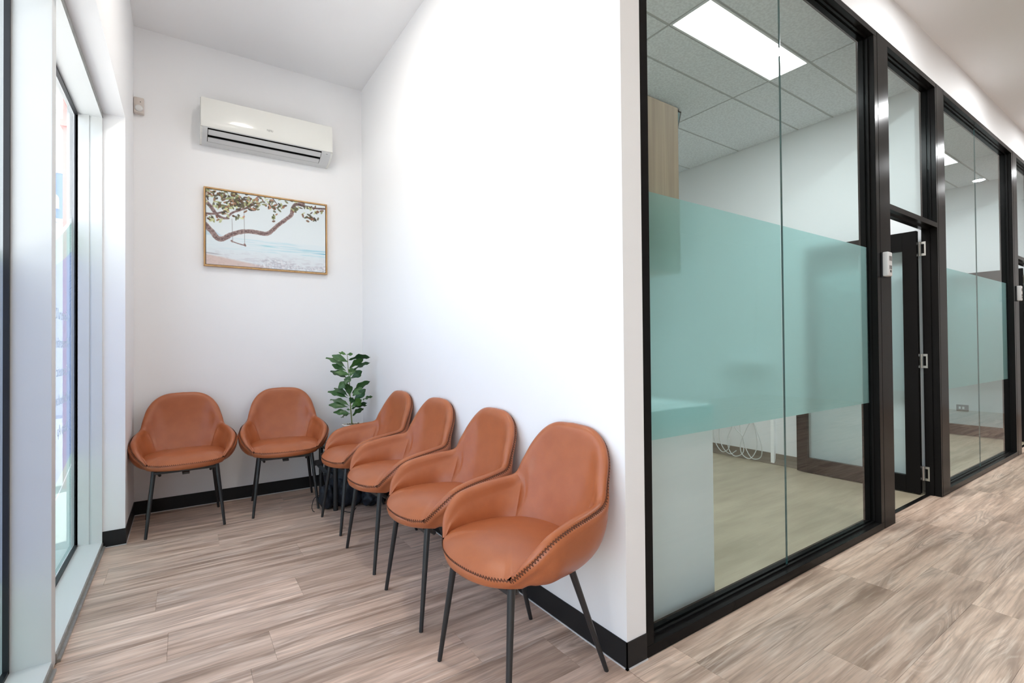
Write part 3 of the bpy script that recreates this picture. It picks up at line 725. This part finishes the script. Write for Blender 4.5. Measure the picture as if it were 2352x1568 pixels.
# white casing sides and back
cas = prof_mb(AX0, AX0+.014, body); c2 = prof_mb(AX1-.014, AX1, body)
build('side_cover', cas, M['ac'], ac, fixn=True); build('side_cover', c2, M['ac'], ac, fixn=True)
build('casing', prof_mb(AX0+.014, AX1-.014, [(0, 2.744), (.05, 2.76), (.10, 2.80), (.16, 2.84), (.16, 3.03), (0, 3.04)]), M['dark'], ac, fixn=True)
fp = [(.185, 3.036), (.197, 3.030), (.205, 2.98), (.2095, 2.93), (.212, 2.87), (.212, 2.823), (.207, 2.813), (.195, 2.816), (.17, 3.03)]
fpm = prof_mb(AX0+.004, AX1-.004, fp)
build('front_panel', fpm, M['ac'], ac, smooth=True, fixn=True, angle=35)
def lowpt(t): # the lower face from the panel edge back to the wall
    pts = np.array([(.204, 2.812), (.190, 2.797), (.165, 2.780), (.12, 2.760), (.06, 2.744), (.01, 2.738)]); s = np.linspace(0, 1, len(pts))
    return np.array([np.interp(t, s, pts[:, 0]), np.interp(t, s, pts[:, 1])])
def strip(name, x0, x1, ta, tb, th=.006, n=6, push=0.0, m='ac_low'):
    P = [lowpt(t) for t in np.linspace(ta, tb, n)]; prof = [(d, z-push) for d, z in P] + [(d-.004, z+th) for d, z in P[::-1]]
    return build(name, prof_mb(x0, x1, prof), M[m], ac, fixn=True)
strip('end_cover', AX0+.014, AX0+.046, 0, 1); strip('end_cover', AX1-.085, AX1-.014, 0, 1)
strip('louver', AX0+.05, AX1-.089, .19, .45, .005, push=.001); strip('louver', AX0+.05, AX1-.089, .56, .735, .005)
strip('drip_cover', AX0+.046, AX1-.085, .745, 1)
strip('lip', AX0+.046, AX1-.085, 0.0, .05)
mb = MB().lathe([(.007, 0), (.007, .002)], 0, 0, 16); P0 = lowpt(.18)
build('indicator_ring', xf(mb, lambda p: Vector((AX1-.045+p.x, D-P0[0]+p.y*.9-.0, P0[1]-.003+p.z+p.y*.5))), M['grey_print'], ac)
mb = text_mb('FUJITSU', .021, .0004)
build('maker_mark', xf(mb, lambda p: Vector((-.80+p.x*.62, D-.2124-p.z, 2.873+p.y))), M['grey_print'], ac)

# ------------------------------------------------------------------ picture
def paint(W, H):
    X, Y = np.meshgrid((np.arange(W)+.5)/W, (np.arange(H)+.5)/H)   # Y down
    asp = W/H
    def vn(fx, fy, seed, octv=3):
        r = np.random.default_rng(seed); out = np.zeros((H, W)); amp = 1; tot = 0
        for o in range(octv):
            gx, gy = int(fx*2**o)+2, int(fy*2**o)+2; G = r.random((gy+1, gx+1))
            u = X*(gx-1); v = Y*(gy-1); i = u.astype(int); j = v.astype(int); a = u-i; b = v-j
            a = a*a*(3-2*a); b = b*b*(3-2*b)
            out += amp*((G[j, i]*(1-a)+G[j, i+1]*a)*(1-b)+(G[j+1, i]*(1-a)+G[j+1, i+1]*a)*b); tot += amp; amp *= .5
        return out/tot
    A = np.zeros((H, W, 3)); 
    def mixin(mask, c): A[:] = A*(1-mask[..., None]) + np.array(c)*mask[..., None]
    sky = np.clip(Y/.6, 0, 1)
    A[:] = np.array([.85, .885, .895])*(1-sky[..., None]) + np.array([.88, .91, .92])*sky[..., None]
    hill = np.clip((Y-(.545+.10*np.clip((X-.07)/.17, 0, 1)-.02*np.sin(X*40)))*60, 0, 1)*(X < .26)*(Y < .63)
    mixin(hill*.55, (.68, .79, .85))
    sea = np.clip((Y-.605-.0*X)*80, 0, 1); mixin(sea, (.865, .905, .92))
    st = vn(5, 60, 1); mixin(sea*np.clip((st-.52)*5, 0, 1)*(Y < .78)*np.clip(X*1.6, .2, 1)*.5, (.66, .83, .87))
    wv = np.exp(-((Y-(.70-.03*(X-.7)))/.010)**2)*np.clip((X-.55)*3, 0, 1); mixin(wv*.5, (.45, .74, .82))
    wv = np.exp(-((Y-.727)/.007)**2)*np.clip((X-.86)*8, 0, 1); mixin(wv*.9, (.33, .67, .78))
    wv = np.exp(-((Y-(.685+.10*(X-.44)))/.007)**2)*np.exp(-((X-.49)/.06)**2); mixin(wv*.7, (.55, .80, .82))
    foam = vn(24, 70, 3); mixin(np.clip((Y-.76)*9, 0, 1)*.55, (.86, .87, .885)); mixin(np.clip((Y-.76)*8, 0, 1)*np.clip((foam-.5)*6, 0, 1)*.40, (.76, .75, .78))
    sand = np.clip((Y-(.855+.24*X))*40, 0, 1)*(X < .5); mixin(sand, (.83, .755, .73)); mixin(sand*np.clip((vn(60, 60, 5)-.5)*4, 0, 1)*.3, (.74, .66, .63))
    edge = np.exp(-((Y-(.850+.10*X))/.008)**2)*np.clip((.14-X)*12, 0, 1); mixin(edge*.6, (.55, .52, .55))
    wet = np.clip((Y-(.90+.05*np.sin(X*9)-.06*(X-.35)))*25, 0, 1)*np.clip((X-.33)*8, 0, 1); fm = vn(50, 60, 8)
    mixin(wet*np.clip((fm-.35)*3, 0, 1)*.55, (.66, .64, .68)); mixin(wet*np.clip((vn(80, 60, 9)-.58)*8, 0, 1)*.8, (.92, .92, .93))
    bark = vn(90, 60, 11)
    def limb(pts, w0, w1, dark=1.0):
        c = catmull(pts, 10); dmin = np.full((H, W), 9.); ww = np.full((H, W), w0)
        for k in range(len(c)-1):
            a, b = c[k], c[k+1]; d = b-a; dx = (X-a[0])*asp; dy = Y-a[1]; ddx = d[0]*asp; L2 = ddx*ddx+d[1]**2+1e-9
            t = np.clip((dx*ddx+dy*d[1])/L2, 0, 1); q = np.hypot(dx-t*ddx, dy-t*d[1]); s = (k+t)/(len(c)-1)
            m = q < dmin; dmin = np.where(m, q, dmin); ww = np.where(m, w0+(w1-w0)*s, ww)
        ww = ww*(.8+.4*vn(40, 30, 13)); mask = np.clip((ww-dmin)*H*.8+.5, 0, 1)
        tone = np.clip(.25+1.1*(bark-.35)+.3*(dmin/ww), 0, 1)[..., None]
        A[:] = A*(1-mask[..., None]) + (np.array([.36, .28, .28])*(1-tone)+np.array([.70, .62, .60])*tone)*dark*mask[..., None]
    def rope(x0, y0, x1, y1):
        t = np.clip((Y-y0)/(y1-y0), 0, 1); m = np.clip(1.2-np.abs(X-(x0+(x1-x0)*t))*W*1.1, 0, 1)*(Y > y0)*(Y < y1); mixin(m*.8, (.52, .50, .50))
    limb([(-.01, .47), (.05, .575), (.085, .645), (.13, .645), (.19, .58), (.27, .525), (.36, .505), (.44, .515), (.49, .505), (.53, .45), (.57, .38), (.64, .28), (.69, .2), (.70, .12), (.73, .04), (.80, .02)], .034, .022)
    limb([(.70, .10), (.73, .035), (.80, .045), (.90, .055), (1.01, .04)], .02, .012, .8)
    limb([(-.01, .16), (.04, .24), (.08, .33), (.13, .365), (.17, .36)], .026, .014)
    limb([(-.01, .33), (.05, .325), (.14, .28)], .016, .012)
    limb([(.16, .35), (.20, .28), (.27, .22), (.33, .17), (.37, .08), (.42, -.01)], .014, .014)
    limb([(.31, .18), (.36, .21), (.39, .18), (.41, .04)], .007, .006, .8); limb([(.53, .0), (.57, .08), (.61, .13)], .006, .003, .8)
    limb([(.43, .07), (.50, .10), (.55, .14)], .003, .002, .9)
    rope(.198, .36, .203, .665); rope(.293, .2, .297, .70)
    limb([(.19, .665), (.24, .688), (.305, .71)], .007, .007, 1.05); limb([(.195, .66), (.20, .672)], .011, .011, 1.05); limb([(.296, .69), (.304, .712)], .012, .011, 1.05)
    rr = np.random.default_rng(21); pal = [(.33, .34, .26), (.45, .45, .33), (.62, .64, .45), (.52, .36, .27), (.66, .50, .40), (.30, .27, .24), (.74, .76, .58), (.42, .32, .26), (.38, .36, .30)]
    def leaves(cx, cy, sx, sy, n, s=.026):
        n = int(n*.8)
        for _ in range(n):
            x, y = rr.normal(cx, sx), rr.normal(cy, sy); a = rr.random()*PI; l, w = s*(.7+rr.random()*.8), s*(.35+.3*rr.random())
            dx = (X-x)*asp; dy = Y-y; u = dx*math.cos(a)+dy*math.sin(a); v = -dx*math.sin(a)+dy*math.cos(a)
            m = np.clip((1-(u/l)**2-(v/w)**2)*3, 0, 1); mixin(m*.85, np.array(pal[rr.integers(len(pal))])*(.85+.3*rr.random()))
    for c in ((.06, .05, .06, .04, 50), (.18, .08, .07, .04, 60), (.28, .08, .06, .05, 55), (.10, .19, .06, .03, 32), (.22, .17, .05, .04, 40), (.16, .27, .022, .05, 22), (.03, .40, .03, .03, 16), (.11, .40, .012, .01, 5),
              (.37, .16, .035, .04, 24), (.24, .31, .03, .025, 9), (.47, .05, .05, .03, 18), (.53, .13, .02, .03, 14), (.54, .24, .012, .03, 9), (.60, .09, .02, .03, 10), (.66, .02, .03, .015, 6),
              (.73, .10, .02, .025, 10), (.86, .07, .06, .02, 16), (.87, .20, .022, .045, 22), (.82, .21, .006, .01, 2), (.79, .17, .008, .02, 3), (.94, .08, .02, .02, 5)): leaves(*c)
    return np.clip(A, 0, 1)
def make_picture():
    px0, px1, pz0, pz1 = -1.211, -.311, 1.816, 2.420
    e = empty('framed_picture', ((px0+px1)/2, D, pz0), 'oak framed beach print with tree branch and rope swing', 'picture')
    y0 = D-.036; fw = .011
    for nm, b in (('frame_side', (px0, px1, y0, D, pz1-fw, pz1)), ('frame_side', (px0, px1, y0, D, pz0, pz0+fw)), ('frame_side', (px0, px0+fw, y0, D, pz0+fw, pz1-fw)), ('frame_side', (px1-fw, px1, y0, D, pz0+fw, pz1-fw))):
        build(nm, MB().box(*b), M['oak_frame'], e)
    build('backing', MB().box(px0+fw, px1-fw, D-.010, D-.002, pz0+fw, pz1-fw), M['dark'], e)
    W, H = 330, 220; A = paint(W, H); lin = np.where(A <= .04045, A/12.92, ((A+.055)/1.055)**2.4)
    cx0, cx1, cz0, cz1 = px0+fw+.004, px1-fw-.004, pz0+fw+.004, pz1-fw-.004; yc = y0+.005
    me = bpy.data.meshes.new('canvas')
    gx, gz = np.meshgrid(np.linspace(cx0, cx1, W+1), np.linspace(cz1, cz0, H+1))
    v = np.stack([gx, np.full_like(gx, yc), gz], -1).reshape(-1, 3) - np.array(e.location)
    idx = np.arange((W+1)*(H+1)).reshape(H+1, W+1)
    f = np.stack([idx[1:, :-1], idx[1:, 1:], idx[:-1, 1:], idx[:-1, :-1]], -1).reshape(-1, 4)
    nv = len(v); back = v[[idx[0, 0], idx[0, W], idx[H, W], idx[H, 0]]] + np.array([0, .02, 0]); v = np.vstack([v, back])
    fl_ = f.tolist() + [[nv, nv+1, nv+2, nv+3]]
    me.from_pydata(v.tolist(), [], fl_); me.materials.append(M['print'])
    at = me.color_attributes.new('art', 'FLOAT_COLOR', 'CORNER')
    colr = np.ones((len(fl_)*4, 4), np.float32); colr[:len(f)*4, :3] = np.repeat(lin.reshape(-1, 3), 4, axis=0); at.data.foreach_set('color', colr.ravel())
    o = bpy.data.objects.new('canvas', me); COL.objects.link(o); o.parent = e
make_picture()

# ------------------------------------------------------------------ motion sensor, alarm boxes
se = empty('motion_sensor', (-1.60, D, 2.925), 'small beige motion sensor high in the far left corner', 'sensor')
build('casing', MB().box(-1.631, -1.572, D-.045, D, 2.872, 2.985), M['sensor'], se, bevel=.006, smooth=True, angle=40)
mb = MB().lathe([(.0245, 0), (.022, .006), (.014, .010), (.004, .011)], 0, 0, 20)
build('lens', xf(mb, lambda p: Vector((-1.601+p.x, D-.045-p.z, 2.906+p.y))), M['sensor_lens'], se, smooth=True)
mb = MB().lathe([(.003, 0), (.0028, .001)], 0, 0, 10)
build('indicator', xf(mb, lambda p: Vector((-1.592+p.x, D-.0455-p.z, 2.952+p.y))), M['dark'], se)
def alarm_box(x0, z0, label):
    e = empty('alarm_box', (x0+.033, 0, z0), label, 'alarm box', 'white alarm boxes on the black posts')
    build('back_plate', MB().box(x0+.003, x0+.062, -.006, 0, z0-.004, z0+.155), M['gasket'], e)
    build('cover', MB().box(x0, x0+.065, -.040, -.006, z0, z0+.155), M['box_white'], e, bevel=.007, seg=3, smooth=True, angle=35)
    for a, b in ((.098, .128), (.045, .068)):
        mb = MB()
        for k in range(4): mb.box(x0+.012+k*.011, x0+.020+k*.011, -.0412, -.0398, z0+a, z0+b)
        build('vent', mb, M['box_grey'], e)
    build('button', MB().box(x0+.026, x0+.042, -.0418, -.0398, z0+.024, z0+.038), M['gasket'], e)
    return e
alarm_box(2.372, 1.61, 'white alarm box fixed to the black post left of the first doorway')
alarm_box(5.885, 1.615, 'white alarm box on the black post at the right picture edge')

# ------------------------------------------------------------------ downlights
for i, (x, y) in enumerate(DOWNLIGHTS):
    e = empty('downlight', (x, y, HC), DL_LABEL[i], 'downlight', 'ceiling downlights')
    build('ring', MB().lathe([(.062, HC-.004), (.062, HC), (.05, HC), (.05, HC-.004)], x, y, 24), M['white_alu'], e)
    build('lens', MB().lathe([(.05, HC-.003), (.05, HC-.001)], x, y, 24), M['lens'], e)

# ------------------------------------------------------------------ plant on a small stand
PX, PY = -.205, 2.76
ts = empty('side_table', (-.25, 2.60, 0), 'small black side table behind the chairs holding the potted fig', 'table')
build('table_top', MB().box(-.44, -.045, 2.40, 2.885, .40, .42), M['leg'], ts, bevel=.003)
for a, b in ((-.422, 2.418), (-.063, 2.418), (-.422, 2.867), (-.063, 2.867)):
    build('leg', MB().tube([(a, b, .40), (a, b, 0)], [.017, .017], 12), M['leg'], ts, smooth=True, angle=40)
pl = empty('potted_fig', (PX, PY, .42), 'fiddle leaf fig in a white pot in the corner', 'plant')
build('pot', MB().lathe([(.055, .421), (.062, .44), (.076, .555), (.079, .562), (.074, .566), (.070, .556), (.069, .545)], PX, PY, 32), M['pot'], pl, smooth=True, angle=50)
pb = MB()
for _ in range(90):
    a, r = random.random()*2*PI, .066*math.sqrt(random.random()); q = .005+.004*random.random()
    c = (PX+r*math.cos(a), PY+r*math.sin(a), .556+.006*random.random()); b = len(pb.v)
    pb.v += [(c[0]+q, c[1], c[2]), (c[0]-q, c[1], c[2]), (c[0], c[1]+q, c[2]), (c[0], c[1]-q, c[2]), (c[0], c[1], c[2]+q*.8), (c[0], c[1], c[2]-q*.8)]
    pb.f += [tuple(b+i for i in t) for t in ((0, 2, 4), (2, 1, 4), (1, 3, 4), (3, 0, 4), (2, 0, 5), (1, 2, 5), (3, 1, 5), (0, 3, 5))]
pb.lathe([(.069, .54), (.069, .552)], PX, PY, 24)
pbo = build('pebbles', pb, M['pebble'], pl); pbo['kind'] = 'stuff'
# leaves described by base and tip in picture-like units around the stem (a = sideways, b = up), scaled to metres
AXV = Vector((.828, -.561, 0))          # sideways direction seen from the room
DPV = Vector((.561, .828, 0))           # away direction
def pp(u, v): # 1019x1568 sketch units -> metres in the plant plane
    k = 1/2190.; return Vector((PX, PY, .56)) + AXV*((u-530)*k) + Vector((0, 0, (1385-v)*k))
stem = [pp(530, 1385), pp(512, 1150), pp(503, 1000), pp(500, 880), pp(490, 650), pp(470, 450), pp(458, 250), pp(452, 130)]
build('stem', MB().tube(catmull(stem, 5), [.0052-.0030*i/35 for i in range(36)], 8), M['stem'], pl, smooth=True)
LV = [((440, 150), (290, 105), 45, 30), ((452, 140), (545, 132), 50, 25), ((465, 275), (200, 152), 100, -60), ((478, 240), (845, 195), 85, 60), ((432, 385), (90, 195), 60, -50), ((488, 390), (755, 222), 95, -60),
      ((425, 430), (170, 315), 90, 20), ((560, 425), (835, 290), 55, 70), ((450, 570), (135, 435), 75, 40), ((500, 510), (265, 450), 75, -110), ((512, 565), (730, 432), 115, -60), ((500, 520), (545, 395), 140, 120),
      ((505, 520), (470, 660), 105, -150), ((470, 610), (315, 735), 115, -70), ((488, 880), (480, 650), 130, -110), ((535, 835), (840, 620), 85, 60), ((545, 880), (690, 735), 120, 70), ((560, 965), (778, 755), 125, -20),
      ((462, 885), (190, 745), 60, 60), ((455, 915), (120, 795), 75, -50), ((492, 1060), (120, 950), 50, 60), ((455, 1075), (140, 1030), 95, -60), ((522, 1070), (725, 930), 130, -90), ((720, 955), (870, 905), 45, 110),
      ((530, 1115), (775, 1015), 60, 90), ((502, 1195), (225, 1160), 78, -70), ((492, 1205), (320, 1270), 38, 40), ((540, 1235), (760, 1090), 72, -70), ((525, 1105), (790, 1050), 60, 30), ((505, 1125), (430, 1118), 30, 30), ((505, 1020), (560, 900), 110, -60)]
for (b, t, w, dep) in LV:
    B, Tp = pp(*b), pp(*t) + DPV*(dep/2190.)
    d = Tp-B; L = d.length; d.normalize()
    side = DPV.cross(d).normalized(); 
    W = max(w/2190., .36*L); vis = (w/2190.)/W; away = (DPV - d*DPV.dot(d)).normalized()
    wv = (side*vis + away*math.sqrt(max(0, 1-vis*vis))).normalized(); nv = d.cross(wv)
    if nv.z < 0: nv = -nv
    rows = []
    for i in range(11):
        s = i/10; wid = W*.5*(.10 + .95*math.sin(PI*min(1, s**1.35))**.75)*(1-.15*math.sin(s*9)) if s > 0.04 else W*.04
        c = B + d*(L*s) + nv*(.10*L*math.sin(PI*s*.9) - .04*L*s*s)
        wav = .006*math.sin(s*17)
        rows.append([c - wv*wid + nv*(.10*wid+wav), c - wv*wid*.5 + nv*(.02*wid), c, c + wv*wid*.5 + nv*(.02*wid), c + wv*wid + nv*(.10*wid-wav)])
    o = build('leaf', MB().grid([[tuple(q) for q in r] for r in rows]), M['leaf'], pl, smooth=True)
    uv = o.data.uv_layers.new(name='UVMap'); uvs = [(i/10, (j-2)/2.) for i in range(11) for j in range(5)]
    for lp in o.data.loops: uv.data[lp.index].uv = uvs[lp.vertex_index]

# ------------------------------------------------------------------ backpack
bp_ = empty('backpack', (-.30, 2.42, 0), 'slumped dark navy backpack on the floor below the chairs', 'backpack')
def lump(cx, cy, cz, sx, sy, sz, seed, amp=.10, pw=2.6, zmin=.004):
    r = random.Random(seed); ph = [(r.uniform(-9, 9), r.uniform(-9, 9), r.uniform(-9, 9), r.uniform(0, 6)) for _ in range(14)]
    mb = MB(); P = []
    nu, nv = 36, 22
    for i in range(nu):
        row = []
        for j in range(nv+1):
            a = 2*PI*i/nu; b = PI*(j/nv-.5)
            x, y, z = math.cos(b)*math.cos(a), math.cos(b)*math.sin(a), math.sin(b)
            k = (abs(x)**pw+abs(y)**pw+abs(z)**pw)**(-1/pw)
            f = 1 + amp*sum(math.sin(p[0]*x+p[1]*y+p[2]*z+p[3]) for p in ph)/5
            row.append((cx+sx*x*k*f, cy+sy*y*k*f, max(zmin, cz+sz*z*k*f)))
        P.append(row)
    return mb.grid(P, closed=True)
build('body', lump(-.265, 2.64, .165, .165, .20, .19, 3), M['bag'], bp_, smooth=True)
build('front_pocket', lump(-.31, 2.475, .10, .10, .07, .11, 5, .12), M['bag'], bp_, smooth=True)
build('side_pouch', lump(-.175, 2.405, .07, .065, .085, .07, 9, .14), M['bag'], bp_, smooth=True)
build('hood', lump(-.462, 2.50, .09, .055, .055, .085, 12, .14), M['bag'], bp_, smooth=True)
def ribbon(pts, w, up): 
    c = catmull(pts, 8); P = []
    for i, p in enumerate(c):
        d = Vector(c[min(i+1, len(c)-1)]-c[max(i-1, 0)]).normalized(); s = d.cross(Vector(up)).normalized()*w; q = Vector(p); n_ = s.normalized().cross(d)*.002
        P.append([q-s-n_, q+s-n_, q+s+n_, q-s+n_, q-s-n_])
    return MB().grid([[tuple(a) for a in r] for r in P])
build('strap', ribbon([(-.36, 2.53, .30), (-.44, 2.58, .335), (-.505, 2.60, .325), (-.47, 2.58, .27), (-.42, 2.53, .22)], .014, (0, 1, .3)), M['strap'], bp_)
build('strap', ribbon([(-.38, 2.50, .26), (-.46, 2.57, .255), (-.50, 2.58, .245)], .012, (0, .3, 1)), M['strap'], bp_)
build('buckle', MB().box(-.53, -.475, 2.585, 2.60, .305, .345), M['buckle'], bp_, bevel=.004)
build('buckle', MB().box(-.49, -.455, 2.57, 2.585, .365, .395), M['buckle'], bp_, bevel=.004)
build('buckle', MB().box(-.475, -.44, 2.56, 2.575, .225, .245), M['buckle'], bp_, bevel=.004)
build('drawcord', MB().tube(catmull([(-.50, 2.53, .10), (-.545, 2.51, .09), (-.562, 2.505, .06), (-.568, 2.50, .025), (-.565, 2.48, .006), (-.56, 2.46, .005)], 6), .0026, 6), M['strap'], bp_, smooth=True)
build('drawcord', MB().tube(catmull([(-.30, 2.33, .02), (-.33, 2.30, .005), (-.36, 2.31, .005), (-.38, 2.34, .005)], 6), .0026, 6), M['strap'], bp_, smooth=True)
